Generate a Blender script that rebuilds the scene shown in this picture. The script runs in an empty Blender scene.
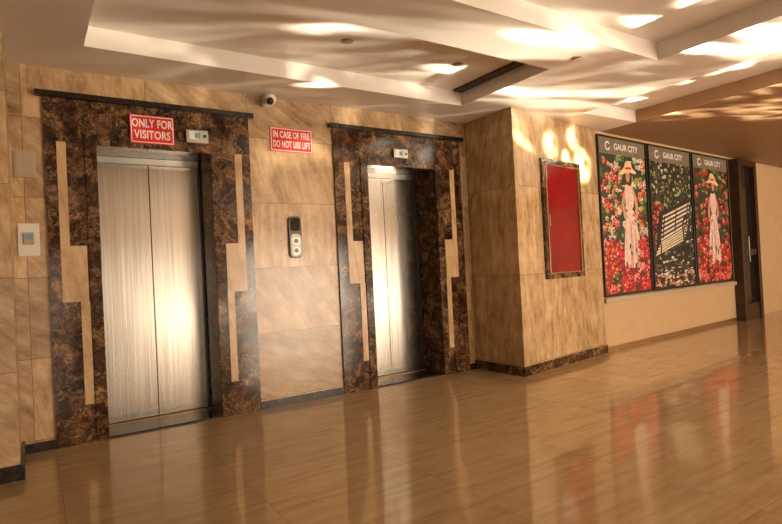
import bpy, bmesh, math, random
from mathutils import Vector, Matrix
random.seed(7)
scene = bpy.context.scene
COL = scene.collection

# ------------------------------------------------------------ materials
def new_mat(name):
    m = bpy.data.materials.new(name); m.use_nodes = True
    nt = m.node_tree
    return m, nt, nt.nodes["Principled BSDF"]

def plain(name, col, rough=0.5, metal=0.0, var=0.06, scale=6.0, coat=0.0):
    m, nt, b = new_mat(name)
    tc = nt.nodes.new("ShaderNodeTexCoord")
    n = nt.nodes.new("ShaderNodeTexNoise"); n.inputs["Scale"].default_value = scale
    n.inputs["Detail"].default_value = 4
    nt.links.new(tc.outputs["Object"], n.inputs["Vector"])
    r = nt.nodes.new("ShaderNodeValToRGB")
    r.color_ramp.elements[0].position = 0.3; r.color_ramp.elements[1].position = 0.7
    r.color_ramp.elements[0].color = (*[c*(1-var) for c in col], 1)
    r.color_ramp.elements[1].color = (*[min(1, c*(1+var)) for c in col], 1)
    nt.links.new(n.outputs["Fac"], r.inputs["Fac"])
    nt.links.new(r.outputs["Color"], b.inputs["Base Color"])
    b.inputs["Roughness"].default_value = rough
    b.inputs["Metallic"].default_value = metal
    b.inputs["Coat Weight"].default_value = coat
    return m

def math_node(nt, op, a, b=None):
    n = nt.nodes.new("ShaderNodeMath"); n.operation = op
    for i, v in enumerate((a, b)):
        if v is None: continue
        if isinstance(v, (int, float)): n.inputs[i].default_value = v
        else: nt.links.new(v, n.inputs[i])
    return n.outputs[0]

def tiled_stone(name, cols, tw, th, ox, oy, floor=False, rough=0.25, grain=(2.0, 9.0), rot=0.5,
                joint=0.004, jcol=(0.2, 0.12, 0.06), bright=0.35, rotvar=0.0, coat=0.0, w2=.42):
    m, nt, b = new_mat(name)
    L = nt.links.new
    tc = nt.nodes.new("ShaderNodeTexCoord")
    sp = nt.nodes.new("ShaderNodeSeparateXYZ"); L(tc.outputs["Object"], sp.inputs[0])
    if floor:
        h, v = sp.outputs["X"], sp.outputs["Y"]
    else:
        h, v = math_node(nt, "ADD", sp.outputs["X"], sp.outputs["Y"]), sp.outputs["Z"]
        h = math_node(nt, "SUBTRACT", h, 4.3)
    hs = math_node(nt, "DIVIDE", math_node(nt, "SUBTRACT", h, ox), tw)
    vs = math_node(nt, "DIVIDE", math_node(nt, "SUBTRACT", v, oy), th)
    ch, cv = math_node(nt, "FLOOR", hs), math_node(nt, "FLOOR", vs)
    fh, fv = math_node(nt, "FRACT", hs), math_node(nt, "FRACT", vs)
    cc = nt.nodes.new("ShaderNodeCombineXYZ"); L(ch, cc.inputs[0]); L(cv, cc.inputs[1])
    wn = nt.nodes.new("ShaderNodeTexWhiteNoise"); wn.noise_dimensions = "2D"; L(cc.outputs[0], wn.inputs["Vector"])
    lc = nt.nodes.new("ShaderNodeCombineXYZ"); L(h, lc.inputs[0]); L(v, lc.inputs[1])
    off = nt.nodes.new("ShaderNodeVectorMath"); off.operation = "MULTIPLY_ADD"
    L(wn.outputs["Color"], off.inputs[0]); off.inputs[1].default_value = (13, 17, 11); L(lc.outputs[0], off.inputs[2])
    vr = nt.nodes.new("ShaderNodeVectorRotate"); vr.rotation_type = "Z_AXIS"
    L(off.outputs[0], vr.inputs["Vector"])
    ang = math_node(nt, "ADD", math_node(nt, "MULTIPLY", math_node(nt, "SUBTRACT", wn.outputs["Value"], 0.5), rotvar), rot)
    L(ang, vr.inputs["Angle"])
    mp = nt.nodes.new("ShaderNodeMapping"); L(vr.outputs[0], mp.inputs[0])
    mp.inputs["Scale"].default_value = (grain[0], grain[1], 1)
    n1 = nt.nodes.new("ShaderNodeTexNoise"); n1.inputs["Scale"].default_value = 1.6
    n1.inputs["Detail"].default_value = 12; n1.inputs["Roughness"].default_value = 0.74; n1.inputs["Distortion"].default_value = 0.2
    L(mp.outputs[0], n1.inputs["Vector"])
    n2 = nt.nodes.new("ShaderNodeTexNoise"); n2.inputs["Scale"].default_value = 4.0
    n2.inputs["Detail"].default_value = 10; n2.inputs["Roughness"].default_value = 0.7
    L(off.outputs[0], n2.inputs["Vector"])
    fac = math_node(nt, "ADD", math_node(nt, "MULTIPLY", n1.outputs["Fac"], 1-w2), math_node(nt, "MULTIPLY", n2.outputs["Fac"], w2))
    rp = nt.nodes.new("ShaderNodeValToRGB")
    e = rp.color_ramp.elements
    e[0].position = 0.36; e[0].color = (*cols[0], 1)
    e[1].position = 0.64; e[1].color = (*cols[2], 1)
    k = e.new(0.49); k.color = (*cols[1], 1)
    L(fac, rp.inputs["Fac"])
    br = math_node(nt, "ADD", math_node(nt, "MULTIPLY", wn.outputs["Value"], bright), 1.0 - bright/2)
    hv = nt.nodes.new("ShaderNodeHueSaturation"); L(rp.outputs["Color"], hv.inputs["Color"]); L(br, hv.inputs["Value"])
    def jn(f, size): return math_node(nt, "LESS_THAN", f, joint/size)
    j = math_node(nt, "MAXIMUM", jn(fh, tw), jn(fv, th))
    mx = nt.nodes.new("ShaderNodeMix"); mx.data_type = "RGBA"
    L(j, mx.inputs["Factor"]); L(hv.outputs["Color"], mx.inputs[6]); mx.inputs[7].default_value = (*jcol, 1)
    L(mx.outputs[2], b.inputs["Base Color"])
    b.inputs["Roughness"].default_value = rough
    b.inputs["Coat Weight"].default_value = coat
    b.inputs["Coat Roughness"].default_value = .03
    return m

def emperador(name):
    m, nt, b = new_mat(name); L = nt.links.new
    tc = nt.nodes.new("ShaderNodeTexCoord")
    n0 = nt.nodes.new("ShaderNodeTexNoise"); n0.inputs["Scale"].default_value = 4; n0.inputs["Detail"].default_value = 8
    n0.inputs["Roughness"].default_value = .65
    L(tc.outputs["Object"], n0.inputs["Vector"])
    ad = nt.nodes.new("ShaderNodeVectorMath"); ad.operation = "MULTIPLY_ADD"
    L(n0.outputs["Color"], ad.inputs[0]); ad.inputs[1].default_value = (.5, .5, .5); L(tc.outputs["Object"], ad.inputs[2])
    n1 = nt.nodes.new("ShaderNodeTexNoise"); n1.inputs["Scale"].default_value = 8; n1.inputs["Detail"].default_value = 12
    n1.inputs["Roughness"].default_value = .78
    L(ad.outputs[0], n1.inputs["Vector"])
    r1 = nt.nodes.new("ShaderNodeValToRGB"); e = r1.color_ramp.elements
    e[0].position = .38; e[0].color = (.010, .004, .002, 1)
    e[1].position = .68; e[1].color = (.48, .29, .14, 1)
    k = e.new(.48); k.color = (.042, .019, .009, 1)
    k = e.new(.56); k.color = (.15, .075, .034, 1)
    L(n1.outputs["Fac"], r1.inputs["Fac"])
    n2 = nt.nodes.new("ShaderNodeTexNoise"); n2.inputs["Scale"].default_value = 5; n2.inputs["Detail"].default_value = 6
    L(ad.outputs[0], n2.inputs["Vector"])
    dd = math_node(nt, "ABSOLUTE", math_node(nt, "SUBTRACT", n2.outputs["Fac"], .5))
    r2 = nt.nodes.new("ShaderNodeValToRGB"); e = r2.color_ramp.elements
    e[0].position = 0.0; e[0].color = (1, 1, 1, 1); e[1].position = .012; e[1].color = (0, 0, 0, 1)
    L(dd, r2.inputs["Fac"])
    mx = nt.nodes.new("ShaderNodeMix"); mx.data_type = "RGBA"
    L(math_node(nt, "MULTIPLY", r2.outputs["Color"], n1.outputs["Fac"]), mx.inputs["Factor"]); L(r1.outputs["Color"], mx.inputs[6]); mx.inputs[7].default_value = (.62, .40, .20, 1)
    L(mx.outputs[2], b.inputs["Base Color"])
    b.inputs["Roughness"].default_value = .12
    b.inputs["Specular IOR Level"].default_value = .35
    return m

def steel(name):
    m, nt, b = new_mat(name); L = nt.links.new
    tc = nt.nodes.new("ShaderNodeTexCoord")
    mp = nt.nodes.new("ShaderNodeMapping"); mp.inputs["Scale"].default_value = (60, 60, .6); L(tc.outputs["Object"], mp.inputs[0])
    n = nt.nodes.new("ShaderNodeTexNoise"); n.inputs["Scale"].default_value = 2; n.inputs["Detail"].default_value = 5
    L(mp.outputs[0], n.inputs["Vector"])
    r = nt.nodes.new("ShaderNodeValToRGB"); e = r.color_ramp.elements
    e[0].position = .3; e[0].color = (.42, .385, .335, 1); e[1].position = .7; e[1].color = (.60, .56, .50, 1)
    L(n.outputs["Fac"], r.inputs["Fac"]); L(r.outputs["Color"], b.inputs["Base Color"])
    b.inputs["Metallic"].default_value = 1
    b.inputs["Roughness"].default_value = .21
    return m

TR = [(.22, .122, .052), (.47, .305, .155), (.68, .51, .32)]
M_WALL = tiled_stone("travertine_wall", TR, .76, .53, -.01, .07, rot=.9, rotvar=1.4)
M_INLAY = tiled_stone("travertine_inlay", [(.36, .21, .09), (.52, .35, .18), (.66, .48, .29)], 3, 5, -.5, -.5, rot=1.4, rotvar=0)
M_PILLAR = tiled_stone("travertine_pillar", TR, .82, .85, -.45, .1, rot=1.4, rotvar=.5, bright=.2)
M_FLOOR = tiled_stone("polished_floor", [(.38, .245, .12), (.50, .345, .185), (.58, .425, .25)], .8, .8, .1, .3, floor=True, rough=.085,
                      grain=(1.1, 13), rot=0.0, joint=.003, jcol=(.32, .20, .10), bright=.10, coat=.35, w2=.3)
M_EMP = emperador("emperador_marble")
M_DARK = plain("dark_granite", (.02, .013, .01), .2, var=.4, scale=30)
M_STEEL = steel("brushed_steel")
M_STEEL2 = plain("satin_metal", (.45, .42, .37), .35, 1.0)
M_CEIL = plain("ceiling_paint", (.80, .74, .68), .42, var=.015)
M_CEIL2 = plain("corridor_ceiling_shaded", (.32, .185, .085), .5, var=.04)  # brown-tan paint, with the unlit corridor's shade put into the colour
M_PAINT = plain("wall_paint_cream", (.58, .39, .215), .45, var=.04)
M_BLACK = plain("black_plastic", (.012, .012, .012), .3)
M_WHITE = plain("white_plastic", (.75, .72, .66), .35, var=.02)
M_GREYP = plain("grey_plate", (.46, .36, .25), .4, var=.03)
M_RED = plain("sign_red", (.70, .012, .012), .35, var=.03)
M_REDG = plain("red_panel", (.26, .003, .008), .10, var=.25, scale=3, coat=.4)
M_SW = plain("sign_white", (.88, .86, .82), .4, var=.01)
M_BLUE = plain("display_blue", (.18, .35, .5), .3)
M_WOOD = plain("dark_wood", (.035, .016, .008), .3, var=.4)
M_GLASSD = plain("dark_glass", (.02, .015, .012), .05)
M_GOLD = plain("bronze_bead", (.45, .3, .16), .3, .8)

# ------------------------------------------------------------ mesh helpers
def empty(name, loc=(0, 0, 0)):
    o = bpy.data.objects.new(name, None); o.location = loc; o.empty_display_size = .1
    COL.objects.link(o); return o

def attach(o, parent):
    if parent:
        o.parent = parent
        o.matrix_parent_inverse = Matrix.Translation(-Vector(parent.location))

def finish(name, bm, mats, parent=None, bevel=0, smooth=False, mw=None):
    me = bpy.data.meshes.new(name); bm.normal_update(); bm.to_mesh(me); bm.free()
    for m in mats: me.materials.append(m)
    o = bpy.data.objects.new(name, me); COL.objects.link(o)
    if smooth:
        for p in me.polygons: p.use_smooth = True
    attach(o, parent)
    if mw is not None: o.matrix_basis = mw
    if bevel:
        b = o.modifiers.new("bevel", "BEVEL"); b.width = bevel; b.segments = 2; b.limit_method = "ANGLE"
    return o

def add_prism(bm, pts, z0, z1, mi=0):
    a = [bm.verts.new((p[0], p[1], z0)) for p in pts]
    b = [bm.verts.new((p[0], p[1], z1)) for p in pts]
    n = len(pts); fs = []
    fs.append(bm.faces.new(a[::-1])); fs.append(bm.faces.new(b))
    for i in range(n):
        fs.append(bm.faces.new((a[i], a[(i+1) % n], b[(i+1) % n], b[i])))
    for f in fs: f.material_index = mi

def add_box(bm, x0, x1, y0, y1, z0, z1, mi=0):
    add_prism(bm, [(x0, y0), (x1, y0), (x1, y1), (x0, y1)], z0, z1, mi)

def boxes(name, lst, mats, parent=None, bevel=0, mw=None):
    if not isinstance(mats, (list, tuple)): mats = [mats]
    bm = bmesh.new()
    for b in lst: add_box(bm, *b)
    return finish(name, bm, mats, parent, bevel, mw=mw)

def prism(name, pts, z0, z1, mat, parent=None, bevel=0):
    bm = bmesh.new(); add_prism(bm, pts, z0, z1)
    bmesh.ops.recalc_face_normals(bm, faces=bm.faces)
    return finish(name, bm, [mat], parent, bevel)

def cyl(name, r, d, mat, mw, parent=None, seg=24, r2=None, bevel=0):
    bm = bmesh.new()
    bmesh.ops.create_cone(bm, cap_ends=True, segments=seg, radius1=r, radius2=r if r2 is None else r2, depth=d)
    return finish(name, bm, [mat], parent, bevel, mw=mw)

def text(name, body, size, mat, mw, parent, offset=0.0, ext=.001, space=1.0, sx=1.0, cs=1.0):
    c = bpy.data.curves.new(name, "FONT"); c.body = body; c.size = size; c.align_x = "CENTER"; c.align_y = "CENTER"
    c.extrude = ext; c.offset = offset; c.space_line = space; c.space_character = cs; c.materials.append(mat)
    o = bpy.data.objects.new(name, c); COL.objects.link(o); attach(o, parent)
    o.matrix_basis = mw @ Matrix.Diagonal((sx, 1, 1, 1)); return o

RX = Matrix.Rotation(math.radians(90), 4, "X")
def T(x, y, z): return Matrix.Translation((x, y, z))

H = 2.54
WY = 4.30
# ------------------------------------------------------------ room shell
boxes("floor", [(-4, 15, -5, 5.2, -.1, 0)], M_FLOOR)
OP = [(.42, 1.20), (2.605, 3.385)]
OT = 2.03
boxes("wall_north", [(-.08, OP[0][0]-.02, WY, WY+.45, 0, H), (OP[0][1]+.02, OP[1][0]-.02, WY, WY+.45, 0, H), (OP[1][1]+.02, 3.82, WY, WY+.45, 0, H),
                     (OP[0][0]-.02, OP[0][1]+.02, WY, WY+.45, OT+.02, H), (OP[1][0]-.02, OP[1][1]+.02, WY, WY+.45, OT+.02, H)], M_WALL)
PY = 3.76
prism("wall_left_pier", [(-4, PY), (-.08, PY), (-.08, 4.75), (-4, 4.75)], 0, H, M_WALL)
prism("baseboard_left_pier", [(-4, PY-.02), (-.06, PY-.02), (-.06, 4.30), (-.08, 4.30), (-.08, PY), (-4, PY)], 0, .085, M_DARK)
PA, PB = Vector((3.85, 3.66)), Vector((5.44, 3.91))
prism("wall_pillar", [(3.82, 4.75), (3.85, 3.66), (5.44, 3.91), (5.44, 4.75)], 0, H, M_PILLAR)
prism("baseboard_pillar", [(3.805, 4.30), (3.838, 3.645), (5.452, 3.897), (5.452, 3.94), (5.44, 3.94), (5.44, 3.91), (3.85, 3.66), (3.82, 4.30)], 0, .09, M_EMP)
def wy(x): return 3.53 + .075*x
prism("wall_gallery", [(5.44, wy(5.44)), (14.5, wy(14.5)), (14.5, 5.1), (5.44, 5.1)], 0, H, M_PAINT)
prism("baseboard_gallery", [(5.46, wy(5.46)-.012), (9.1, wy(9.1)-.012), (9.1, wy(9.1)), (5.46, wy(5.46))], 0, .05, M_GOLD)
boxes("wall_west", [(-4.2, -4, -5, 5.2, 0, 2.8)], M_PAINT)
boxes("wall_east", [(14.5, 14.7, -5, 5.2, 0, 2.8)], M_PAINT)
wins = [(-1.2, .8), (1.5, 3.3), (4.4, 7.4), (8.2, 10.4), (11.3, 14.2)]
wpow = [28, 22, 420, 38, 380]
WT = 1.75
lst = []; x = -4
for a, b in wins:
    lst.append((x, a, -5.2, -5, 0, 2.8)); lst.append((a, b, -5.2, -5, WT, 2.8)); lst.append((a, b, -5.2, -5, 0, .1)); x = b
lst.append((x, 14.5, -5.2, -5, 0, 2.8))
boxes("wall_south", lst, M_PAINT)
for i, (a, b) in enumerate(wins):
    m = (a+b)/2
    boxes("window_%d" % (i+1), [(a, a+.05, -5.12, -5.05, .1, WT), (b-.05, b, -5.12, -5.05, .1, WT), (m-.03, m+.03, -5.12, -5.05, .1, WT),
                        (a, b, -5.12, -5.05, .1, .15), (a, b, -5.12, -5.05, WT-.05, WT)], M_STEEL2)
R = 2.67
boxes("ceiling", [
    (-4, 15, -5, 5.2, R, 2.8),
    (-4, 4.7, 3.82, 5.2, H, R), (-4, .33, 2.8, 3.82, H, R), (3.38, 4.7, 2.8, 3.82, H, R),
    (-4, 4.7, 2.3, 2.8, H, R), (-4, -3, .6, 2.3, H, R), (4.0, 4.7, .6, 2.3, H, R), (-4, 4.7, -5, .6, H, R),
    (4.7, 5.6, 3.5, 5.2, H, R), (4.7, 5.6, -5, -1, H, R),
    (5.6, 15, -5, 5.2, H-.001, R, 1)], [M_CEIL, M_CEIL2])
boxes("coffer_dark_strips", [(3.27, 3.28, 2.82, 3.8, R-.02, R), (3.35, 3.36, 2.82, 3.8, R-.02, R), (3.28, 3.35, 2.82, 3.8, R-.018, R-.002)], M_WOOD)  # dark strips along the right end of the coffer

# ------------------------------------------------------------ elevators
def elevator(k, w0, w1):
    a, b = OP[k]; c = (a+b)/2
    e = empty("elevator", (c, WY, 0))
    s0, s1 = w0, w1
    y0 = WY-.02
    boxes("surround", [(s0, a, y0, WY, 0, 2.335), (b, s1, y0, WY, 0, 2.335), (a, b, y0, WY, OT, 2.335)], M_EMP, e)
    boxes("surround_inner", [(a-.075, a, y0-.012, y0, 0, OT+.075), (b, b+.075, y0-.012, y0, 0, OT+.075), (a, b, y0-.012, y0, OT, OT+.075)], M_EMP, e, .003)
    boxes("cornice", [(s0-.04, s1+.04, WY-.05, WY, 2.337, 2.375)], M_DARK, e, .004)
    il = []
    for sgn in (-1, 1):
        def seg(d0, d1, z0, z1):
            x0, x1 = sorted((c+sgn*d0, c+sgn*d1)); il.append((x0, x1, y0-.006, y0, z0, z1))
        seg(.575, .63, 1.336, 2.04); seg(.475, .63, .958, 1.336); seg(.47, .525, .26, .958)
    boxes("inlay", il, M_INLAY, e)
    boxes("jamb", [(a-.02, a, WY, 4.70, 0, OT), (b, b+.02, WY, 4.70, 0, OT), (a-.02, b+.02, WY, 4.70, OT, OT+.02)], M_EMP, e)
    dy = 4.635
    fr = .012
    boxes("door_frame", [(a, a+fr, dy-.03, dy+.03, 0, OT), (b-fr, b, dy-.03, dy+.03, 0, OT)], M_WOOD, e, .002)
    boxes("door_header", [(a+fr, b-fr, dy-.02, dy+.03, OT-.05, OT)], M_STEEL2, e, .002)
    boxes("door_leaf_1", [(a+fr, c-.002, dy, dy+.035, .02, OT-.05)], M_STEEL, e, .002)
    boxes("door_leaf_2", [(c+.002, b-fr, dy, dy+.035, .02, OT-.05)], M_STEEL, e, .002)
    boxes("door_backing", [(a, b, dy+.05, dy+.065, 0, OT)], M_BLACK, e)
    boxes("sill", [(a, b, WY-.01, dy+.05, 0, .012)] , M_DARK, e)
    boxes("sill_track", [(a, b, dy-.05, dy-.04, .012, .018), (a, b, dy-.03, dy-.015, .012, .018)], M_GOLD, e)
    ix = c+.29 if k == 0 else c-.02
    z0 = 2.10 if k == 0 else 2.115
    boxes("indicator_plate", [(ix-.082, ix+.082, y0-.026, y0, z0, 2.2)], M_STEEL2, e, .004)
    boxes("indicator_display", [(ix-.06, ix+.005, y0-.029, y0-.026, 2.125, 2.185)], M_SW, e)
    boxes("indicator_screen", [(ix-.02, ix+.02, y0-.031, y0-.029, 2.135, 2.175)], M_BLUE, e)
    cyl("indicator_button", .012, .006, M_BLACK, T(ix+.055, y0-.029, 2.155) @ RX, e)
    return e
elevator(0, .11, 1.51)
elevator(1, 2.27, 3.72)
boxes("baseboard_north", [(-.06, .11, WY-.014, WY, 0, .06), (1.51, 2.27, WY-.014, WY, 0, .06), (3.72, 3.80, WY-.014, WY, 0, .06)], M_DARK)

# ------------------------------------------------------------ signs
def sign(name, x, z, w, h, lines, size, y, sx):
    e = empty(name, (x, y, z))
    boxes("plate", [(x-w/2, x+w/2, y-.006, y, z-h/2, z+h/2)], M_RED, e)
    t = .006; i = .006
    boxes("border", [(x-w/2+i, x+w/2-i, y-.0075, y-.006, z+h/2-i-t, z+h/2-i), (x-w/2+i, x+w/2-i, y-.0075, y-.006, z-h/2+i, z-h/2+i+t),
                     (x-w/2+i, x-w/2+i+t, y-.0075, y-.006, z-h/2+i, z+h/2-i), (x+w/2-i-t, x+w/2-i, y-.0075, y-.006, z-h/2+i, z+h/2-i)], M_SW, e)
    for j, l in enumerate(lines):
        zz = z + (.5-j)*h*.40
        text("lettering_%d" % (j+1), l, size, M_SW, T(x, y-.0075, zz) @ RX, e, offset=size*.022, sx=sx[j], cs=1.06)
sign("visitors_sign", .785, 2.17, .30, .205, ["ONLY FOR", "VISITORS"], .082, WY-.034, (.66, .70))
sign("fire_warning_sign", 1.885, 2.195, .38, .20, ["IN CASE OF FIRE", "DO NOT USE LIFT"], .076, WY-.001, (.56, .52))

# ------------------------------------------------------------ call panel
e = empty("elevator_call_panel", (1.872, WY, 1.38))
def rounded(name, x0, x1, z0, z1, y0, y1, r, mat, par):
    bm = bmesh.new(); pts = []
    for cx, cz, a0 in ((x1-r, z1-r, 0), (x0+r, z1-r, 90), (x0+r, z0+r, 180), (x1-r, z0+r, 270)):
        for i in range(7):
            t = math.radians(a0+i*15); pts.append((cx+r*math.cos(t), cz+r*math.sin(t)))
    A = [bm.verts.new((p[0], y0, p[1])) for p in pts]; B = [bm.verts.new((p[0], y1, p[1])) for p in pts]
    bm.faces.new(A); bm.faces.new(B[::-1]); n = len(pts)
    for i in range(n): bm.faces.new((A[i], B[i], B[(i+1) % n], A[(i+1) % n]))
    bmesh.ops.recalc_face_normals(bm, faces=bm.faces)
    return finish(name, bm, [mat], par, .003)
rounded("housing", 1.815, 1.93, 1.205, 1.555, WY-.02, WY, .035, M_BLACK, e)
rounded("button_plate", 1.825, 1.92, 1.215, 1.405, WY-.026, WY-.02, .03, M_WHITE, e)
rounded("display_window", 1.83, 1.915, 1.43, 1.54, WY-.023, WY-.02, .02, M_GLASSD, e)
for i, z in enumerate((1.345, 1.265)):
    cyl("button_ring_%d" % (i+1), .030, .006, M_STEEL2, T(1.872, WY-.028, z) @ RX, e)
    cyl("button_%d" % (i+1), .021, .01, M_BLACK, T(1.872, WY-.03, z) @ RX, e)

e = empty("access_card_reader", (0.005, WY, 1.38))
boxes("plate", [(-.055, .065, WY-.012, WY+.002, 1.275, 1.49)], M_WHITE, e, .004)
boxes("reader", [(-.025, .035, WY-.026, WY-.012, 1.35, 1.43)], M_GREYP, e, .004)
boxes("reader_screen", [(-.015, .025, WY-.028, WY-.026, 1.385, 1.42)], M_BLUE, e)
e = empty("wall_vent_plate", (0, WY, 1.877))
boxes("plate", [(-.06, .06, WY-.012, WY+.002, 1.79, 1.965)], M_GREYP, e, .003)
boxes("rim", [(-.048, .048, WY-.015, WY-.012, 1.802, 1.953)], M_GREYP, e, .002)
e = empty("wall_vent_plate", (3.765, WY, 1.9))
boxes("plate", [(3.735, 3.80, WY-.008, WY, 1.79, 2.01)], M_GREYP, e, .002)
boxes("slats", [(3.745, 3.79, WY-.011, WY-.008, 1.8+i*.022, 1.81+i*.022) for i in range(9)], M_STEEL2, e)

e = empty("security_camera", (1.67, WY, 2.47))
boxes("wall_bracket", [(1.635, 1.705, WY-.03, WY, 2.45, 2.53)], M_WHITE, e, .006)
cyl("arm", .03, .08, M_WHITE, T(1.67, WY-.06, 2.495) @ RX, e)
bm = bmesh.new(); bmesh.ops.create_uvsphere(bm, u_segments=24, v_segments=14, radius=.047)
finish("housing", bm, [M_WHITE], e, smooth=True, mw=T(1.67, WY-.11, 2.485))
bm = bmesh.new(); bmesh.ops.create_uvsphere(bm, u_segments=20, v_segments=12, radius=.03)
finish("lens_dome", bm, [M_BLACK], e, smooth=True, mw=T(1.66, WY-.137, 2.465))

# ------------------------------------------------------------ fire hose cabinet on pillar
d = (PB-PA).normalized(); ang = math.atan2(d.y, d.x)
PM = T(PA.x, PA.y, 0) @ Matrix.Rotation(ang, 4, "Z")
def cab():
    p = PA + d*.8
    e = empty("fire_hose_cabinet", (p.x, p.y, 1.5))
    x0, x1, z0, z1 = .43, 1.17, .89, 2.10; t = .05
    boxes("stone_frame", [(x0, x1, -.03, 0, z1-t, z1), (x0, x1, -.03, 0, z0, z0+t), (x0, x0+t, -.03, 0, z0+t, z1-t), (x1-t, x1, -.03, 0, z0+t, z1-t)], M_EMP, e, .003, mw=PM)
    x0 += t; x1 -= t; z0 += t; z1 -= t; t = .014
    boxes("bead", [(x0, x1, -.036, 0, z1-t, z1), (x0, x1, -.036, 0, z0, z0+t), (x0, x0+t, -.036, 0, z0+t, z1-t), (x1-t, x1, -.036, 0, z0+t, z1-t)], M_GOLD, e, .002, mw=PM)
    boxes("red_door", [(x0+t, x1-t, -.02, -.002, z0+t, z1-t)], M_REDG, e, mw=PM)
    boxes("handle", [(x0+t+.02, x0+t+.035, -.035, -.02, 1.42, 1.54)], M_GOLD, e, .003, mw=PM)
cab()

# ------------------------------------------------------------ posters
ang2 = math.atan(.075)
def flatmat(n, c): return plain(n, c, .5, var=.2, scale=30)
C = {k: flatmat("print_"+k, v) for k, v in dict(
    red=(.66, .02, .015), crimson=(.30, .008, .012), pink=(.75, .22, .2), rose=(.8, .48, .42), green=(.07, .14, .02), lime=(.26, .32, .06),
    dgreen=(.025, .04, .012), black=(.012, .01, .008), white=(.75, .68, .6), dress=(.78, .55, .48), fold=(.56, .34, .3), skin=(.6, .33, .2),
    hat=(.8, .58, .35), hair=(.08, .03, .015), orange=(.75, .28, .06), lav=(.38, .22, .36), head=(.20, .16, .11), cream=(.72, .62, .43), sky=(.45, .48, .40),
    maroon=(.12, .006, .01)).items()}
CK = list(C.keys()); CM = [C[k] for k in CK]
class Art:
    def __init__(s, W): s.bm = bmesh.new(); s.layer = 0; s.W = W
    def poly(s, pts, k):
        s.layer += 1
        yy = -.0122 - s.layer*.000003
        pts = [(min(s.W, max(0, p[0])), min(1.83, max(0, p[1]))) for p in pts]
        f = s.bm.faces.new([s.bm.verts.new((p[0], yy, p[1])) for p in pts]); f.normal_update()
        if f.normal.y > 0: f.normal_flip()
        f.material_index = CK.index(k)
    def blob(s, x, z, rx, rz, k, n=9, jit=.3):
        s.poly([(x+rx*(1+random.uniform(-jit, jit))*math.cos(2*math.pi*i/n), z+rz*(1+random.uniform(-jit, jit))*math.sin(2*math.pi*i/n)) for i in range(n)], k)
    def flower(s, x, z, r, k, k2):
        n = 5; pts = []; p0 = random.uniform(0, 6)
        for i in range(20):
            t = 2*math.pi*i/20; rr = r*(.75+.25*math.cos(n*t+p0)); pts.append((x+rr*math.cos(t), z+rr*math.sin(t)*.8))
        s.poly(pts, k); s.blob(x+r*.15, z-r*.15, r*.4, r*.3, k2, 7)
        s.blob(x-r*.3, z+r*.25, r*.28, r*.18, random.choice([k, "rose", "pink"]) if k in ("red", "pink") else k, 6)
    def line(s, a, b, w, k):
        v = Vector(b)-Vector(a); n = Vector((-v.y, v.x)).normalized()*w/2
        a = Vector(a); b = Vector(b); s.poly([a+n, b+n, b-n, a-n], k)
    def curve(s, pts, w, k):
        for i in range(len(pts)-1): s.line(pts[i], pts[i+1], w, k)
def smooth_pts(p, it=2):
    for _ in range(it):
        q = []
        for i in range(len(p)):
            a = Vector(p[i]); b = Vector(p[(i+1) % len(p)]); q += [a*.75+b*.25, a*.25+b*.75]
        p = q
    return p
def lady(A, cx, base, s, flip=1):
    def P(l): return smooth_pts([(cx+flip*x*s, base+z*s) for x, z in l])
    A.poly(P([(-.17, 0), (.22, 0), (.19, .3), (.11, .62), (.06, .72), (-.07, .72), (-.11, .55), (-.16, .3)]), "dress")
    A.poly(P([(-.04, .0), (.02, .0), (.02, .4), (.0, .65), (-.03, .4)]), "fold")
    A.poly(P([(.11, .0), (.15, .0), (.09, .5), (.05, .5)]), "fold")
    A.poly(P([(-.13, .05), (-.10, .05), (-.06, .5), (-.08, .5)]), "rose")
    A.poly(P([(-.08, .7), (.07, .7), (.1, .93), (.03, 1.0), (-.05, 1.0), (-.11, .92)]), "dress")
    A.poly(P([(.05, .95), (.11, .93), (.19, .7), (.1, .55), (.07, .57), (.13, .7)]), "skin")
    A.poly(P([(-.06, .96), (-.11, .92), (-.19, .72), (-.07, .6), (-.05, .64), (-.13, .74)]), "skin")
    A.poly(P([(-.02, .97), (.02, .97), (.025, 1.04), (-.025, 1.04)]), "skin")
    A.poly(P([(-.07, .98), (.06, .96), (.075, 1.12), (0, 1.17), (-.07, 1.12)]), "hair")
    A.poly(P([(-.055, 1.02), (0, 1.0), (.03, 1.08), (0, 1.14), (-.055, 1.12)]), "skin")
    A.poly(P([(-.18, 1.07), (.0, 1.12), (.15, 1.1), (.17, 1.13), (.08, 1.16), (.06, 1.24), (-.05, 1.24), (-.08, 1.16), (-.18, 1.11)]), "hat")
    A.poly(P([(-.07, 1.145), (.07, 1.15), (.07, 1.175), (-.07, 1.17)]), "red")
    for i in range(10): A.flower(cx+flip*(.08+random.uniform(-.05, .07))*s, base+(.6+random.uniform(-.05, .06))*s, .028, random.choice(["pink", "red", "white"]), "crimson")
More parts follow.
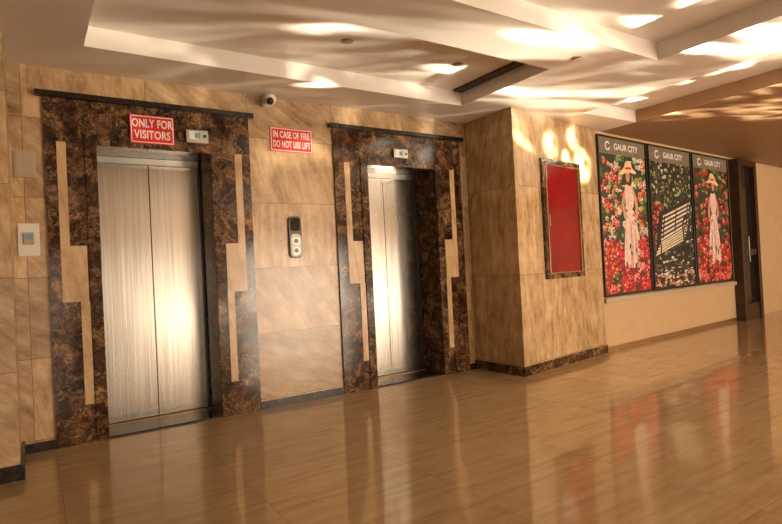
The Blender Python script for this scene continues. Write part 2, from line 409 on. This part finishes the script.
def poster(x0, w, kind):
    X0 = x0; Y0 = wy(x0)
    e = empty("framed_garden_poster", (X0, Y0, .64))
    mwr = T(X0, Y0, .65) @ Matrix.Rotation(ang2, 4, "Z")
    Hh = 1.83
    boxes("board", [(0, w, -.012, 0, 0, Hh)], M_BLACK, e, mw=mwr)
    boxes("frame", [(-.02, 0, -.03, 0, -.03, Hh+.02), (w, w+.02, -.03, 0, -.03, Hh+.02), (0, w, -.03, 0, Hh, Hh+.02), (0, w, -.03, 0, -.03, 0)], M_BLACK, e, .003, mw=mwr)
    A = Art(w); W = w
    rnd = random.uniform; ch = random.choice
    A.poly([(0, 0), (W, 0), (W, Hh), (0, Hh)], "dgreen" if kind != 2 else "black")
    if kind in (1, 3):
        for i in range(320):
            A.blob(rnd(0, W), rnd(.2, 1.83), rnd(.015, .07), rnd(.01, .05), ch(["green", "lime", "dgreen", "green", "sky", "dgreen", "cream", "lime"] if kind == 1 else ["green", "dgreen", "black", "maroon", "maroon", "lime"]))
        for i in range(230 if kind == 1 else 170):
            z = rnd(.5, 1.6); x = rnd(0, W)
            if kind == 1 and abs(x-.62) < .24 and rnd(0, 1) < .75: continue
            A.flower(x, z, rnd(.02, .06), ch(["red", "pink", "rose", "pink", "orange", "red", "white", "red"] if kind == 1 else ["red", "crimson", "red", "pink", "maroon"]), "crimson")
        lady(A, .64 if kind == 1 else .62, .2, 1.12, 1 if kind == 1 else -1)
        for i in range(260):
            z = .62*rnd(0, 1)**1.3; x = rnd(0, W)
            if abs(x-.62) < .2 and z > .28: continue
            A.flower(x, z, rnd(.04, .09), ch(["red", "red", "red", "crimson", "crimson", "pink", "maroon"]), ch(["crimson", "maroon", "orange", "crimson"]))
            if i % 4 == 0: A.blob(rnd(0, W), z, rnd(.01, .03), rnd(.02, .05), ch(["dgreen", "green"]))
    else:
        for i in range(420): A.blob(rnd(0, W), rnd(.55, 1.83), rnd(.01, .045), rnd(.008, .035), ch(["green", "lime", "dgreen", "dgreen", "black", "black", "sky", "head"]))
        for x, ww in ((.2, .08), (.85, .06), (.5, .04)):
            A.poly(smooth_pts([(x-ww*.6, 1.83), (x+ww*.6, 1.83), (x+ww*.4, 1.3), (x+ww*.7, .7), (x-ww*.7, .7), (x-ww*.4, 1.3)]), "hair")
        for i in range(140): A.blob(rnd(0, W), rnd(.9, 1.7), rnd(.01, .03), rnd(.008, .025), ch(["green", "lime", "dgreen", "sky"]))
        for i in range(260): A.blob(rnd(0, W), rnd(.02, .62), rnd(.015, .06), rnd(.005, .018), ch(["cream", "head", "white", "dgreen", "black", "black", "head"]))
        for i in range(70): A.flower(rnd(0, .3), rnd(.5, 1.1), rnd(.02, .05), ch(["red", "crimson", "red", "orange"]), "maroon")
        def lerp(a, b, t): return (a[0]*(1-t)+b[0]*t, a[1]*(1-t)+b[1]*t)
        A.poly([(.2, .98), (1.08, 1.18), (1.02, .62), (.05, .4)], "black")
        TL, TR_, BL, BR = (.30, .92), (1.06, 1.12), (.22, .62), (1.0, .84)
        for j in range(6):
            t = j/5; A.line(lerp(TL, BL, t), lerp(TR_, BR, t), .026, "white" if j % 2 else "cream")
        SL, SR, FL, FR = (.22, .58), (1.0, .80), (.05, .42), (.86, .62)
        for j in range(5):
            t = j/4; A.line(lerp(SL, FL, t), lerp(SR, FR, t), .022, "cream")
        for tx in (.06, .5, .94):
            A.line(lerp(TL, TR_, tx), lerp(BL, BR, tx), .03, "black")
        def scroll(cx, cz, r):
            A.curve([(cx+r*math.cos(a)*(1-a/14), cz+r*math.sin(a)*(1-a/14)) for a in [i*.35 for i in range(26)]], .02, "black")
        for (lx, lz) in ((.05, .42), (.86, .62)):
            A.curve([(lx, lz), (lx-.02, lz-.12), (lx+.02, lz-.34)], .045, "black")
            A.curve([(lx+.17, lz+.14), (lx+.15, lz), (lx+.2, lz-.22)], .035, "black")
            A.curve([(lx+.17, lz+.32), (lx+.03, lz+.30), (lx-.02, lz+.2), (lx, lz)], .04, "black")
            scroll(lx+.08, lz+.15, .07); scroll(lx+.09, lz-.12, .06)
        for i in range(60): A.flower(rnd(0, W), rnd(0, .2), rnd(.02, .04), ch(["white", "cream", "red", "crimson", "green"]), "orange")
    A.poly([(0, 1.64), (W, 1.64), (W, Hh), (0, Hh)], "head")
    finish("print", A.bm, CM, e, mw=mwr)
    text("header_text", "GAUR CITY", .105, M_SW, mwr @ T(w*.58, -.016, 1.735) @ RX, e, offset=.002)
    bm = bmesh.new()
    for i in range(20):
        a0 = .6+i*.27; a1 = a0+.27
        vs = [bm.verts.new((r*math.cos(a), -.018, r*math.sin(a))) for r, a in ((.055, a0), (.055, a1), (.036, a1), (.036, a0))]
        bm.faces.new(vs)
    finish("logo_ring", bm, [M_SW], e, mw=mwr @ T(w*.19, 0, 1.735))
poster(5.50, 1.05, 1)
poster(6.64, 1.14, 2)
poster(7.86, 1.16, 3)
prism("trim_gallery_ledge", [(5.46, wy(5.46)-.05), (9.08, wy(9.08)-.05), (9.08, wy(9.08)), (5.46, wy(5.46))], .555, .61, M_GREYP, None, .004)

e = empty("corridor_door", (9.4, wy(9.4), 0))
def dl(name, l, mat): return boxes(name, l, mat, e, .003, mw=T(9.12, wy(9.12), 0) @ Matrix.Rotation(ang2, 4, "Z"))
dl("stile_frame", [(0, .12, -.14, 0, 0, 2.5), (.62, .72, -.14, 0, 0, 2.5), (.12, .62, -.14, 0, 2.4, 2.5), (.12, .62, -.12, 0, 0, .25), (.12, .62, -.12, 0, 1.0, 1.1)], M_WOOD)
dl("glass", [(.12, .62, -.07, -.05, .25, 1.0), (.12, .62, -.07, -.05, 1.1, 2.4)], M_GLASSD)
dl("handle", [(.15, .18, -.18, -.15, .9, 1.3), (.15, .18, -.16, -.12, .92, .95), (.15, .18, -.16, -.12, 1.25, 1.28)], M_STEEL2)

for (x, y, z) in [(1.9, 3.3, R), (2.9, 3.3, R), (3.0, 2.0, R), (5.1, 2.6, R), (3.4, 2.55, H)]:
    e = empty("recessed_downlight", (x, y, z))
    cyl("trim_ring", .042, .006, M_STEEL2, T(x, y, z-.003), e)
    cyl("reflector", .030, .004, M_GREYP, T(x, y, z-.008), e)

# ------------------------------------------------------------ lights
def area(name, loc, rot, sx, sy, w, col):
    l = bpy.data.lights.new(name, "AREA"); l.shape = "RECTANGLE"; l.size = sx; l.size_y = sy; l.energy = w; l.color = col
    o = bpy.data.objects.new(name, l); o.location = loc; o.rotation_euler = rot; COL.objects.link(o); return o
for (a, b), p in zip(wins, wpow):
    area("window_daylight", ((a+b)/2, -4.98, .93), (math.radians(97), 0, 0), b-a-.1, WT-.15, p*.74, (1, .83, .63))
def spot(name, loc, target, angle, w, col=(1, .86, .64), blend=.9, size=.03, gobo=None):
    l = bpy.data.lights.new(name, "SPOT"); l.energy = w; l.color = col; l.spot_size = math.radians(angle); l.spot_blend = blend; l.shadow_soft_size = size
    o = bpy.data.objects.new(name, l); o.location = loc
    o.rotation_euler = (Vector(target)-Vector(loc)).to_track_quat("-Z", "Y").to_euler(); COL.objects.link(o)
    if gobo:
        l.use_nodes = True; nt = l.node_tree; em = [n for n in nt.nodes if n.type == "EMISSION"][0]
        tc = nt.nodes.new("ShaderNodeTexCoord")
        n = nt.nodes.new("ShaderNodeTexNoise"); n.inputs["Scale"].default_value = gobo[0]; n.inputs["Detail"].default_value = 1.5
        n.inputs["Distortion"].default_value = 1.0
        nt.links.new(tc.outputs["Normal"], n.inputs["Vector"])
        r = nt.nodes.new("ShaderNodeValToRGB"); e = r.color_ramp.elements
        e[0].position = gobo[1]; e[0].color = (0, 0, 0, 1); e[1].position = gobo[2]; e[1].color = (1, 1, 1, 1)
        nt.links.new(n.outputs["Fac"], r.inputs["Fac"]); nt.links.new(r.outputs["Color"], em.inputs["Strength"])
# sun reflected off cars/glass outside, raking along the ceiling and pillar
G = [((1.95, 3.87, H), (8, 1.5, .3), 1.1, 40000), ((1.7, 3.2, R), (7, 1, .3), 2.2, 12000), ((3.0, 3.4, R), (10, 2, .3), 1.8, 50000),
     ((3.1, 3.95, H), (10, 2, .3), 1.5, 40000), ((2.95, 2.42, H), (10, 1.5, .3), 1.8, 110000), ((4.15, 2.0, H), (11, .5, .3), 1.8, 110000),
     ((4.4, 1.6, H), (11, .0, .3), 2.6, 180000), ((5.25, 3.25, R), (11, 1.5, .3), 1.6, 70000), ((5.0, 2.3, R), (11, 1, .3), 2.2, 110000),
     ((3.8, 3.3, H), (11, 1.5, .3), 1.8, 34000)]
for t, src, a, w in G: spot("sun_glint", src, t, a, w, gobo=(80, .36, .58))
for t, src, a, w in [((4.50, 3.76, 2.25), (6.5, -4, .4), 2.4, 26000), ((4.80, 3.81, 2.14), (7, -4, .4), 1.6, 36000), ((5.12, 3.86, 2.1), (7, -4, .4), 3.0, 40000), ((4.95, 3.83, 2.38), (7, -4, .4), 2.2, 26000)]:
    spot("sun_glint", src, t, a, w, gobo=(60, .32, .52))
spot("sun_caustics", (12, .2, .35), (4.6, 2.4, 3.3), 23, 22000, gobo=(30, .50, .68), blend=.6)
spot("sun_caustics", (9, -4, .35), (3.2, 2.8, 3.3), 24, 6500, gobo=(26, .53, .68), blend=.6)
area("added_ceiling_uplight", (5.8, -4.2, .25), (math.radians(155), 0, 0), 7, .7, 130, (1, .83, .64))  # added low uplight to brighten the ceiling, no visible source

w = bpy.data.worlds.new("world"); scene.world = w; w.use_nodes = True
bg = w.node_tree.nodes["Background"]; bg.inputs[0].default_value = (1, .8, .6, 1); bg.inputs[1].default_value = .3

# ------------------------------------------------------------ camera
cam = bpy.data.cameras.new("camera"); co = bpy.data.objects.new("camera", cam); COL.objects.link(co)
cam.sensor_width = 36; cam.lens = 25.32; cam.clip_start = .05
yaw = math.radians(90-56.66); pitch = math.atan(6/550); roll = math.atan(.05)
F = Vector((math.sin(yaw)*math.cos(pitch), math.cos(yaw)*math.cos(pitch), math.sin(pitch)))
R0 = Vector((math.cos(yaw), -math.sin(yaw), 0)); U0 = R0.cross(F)
Rc = R0*math.cos(roll) - U0*math.sin(roll); Uc = R0*math.sin(roll) + U0*math.cos(roll)
mt = Matrix((( Rc.x, Uc.x, -F.x, 0), (Rc.y, Uc.y, -F.y, 0), (Rc.z, Uc.z, -F.z, 1.08), (0, 0, 0, 1)))
co.matrix_world = mt
scene.camera = co
scene.view_settings.view_transform = "Standard"
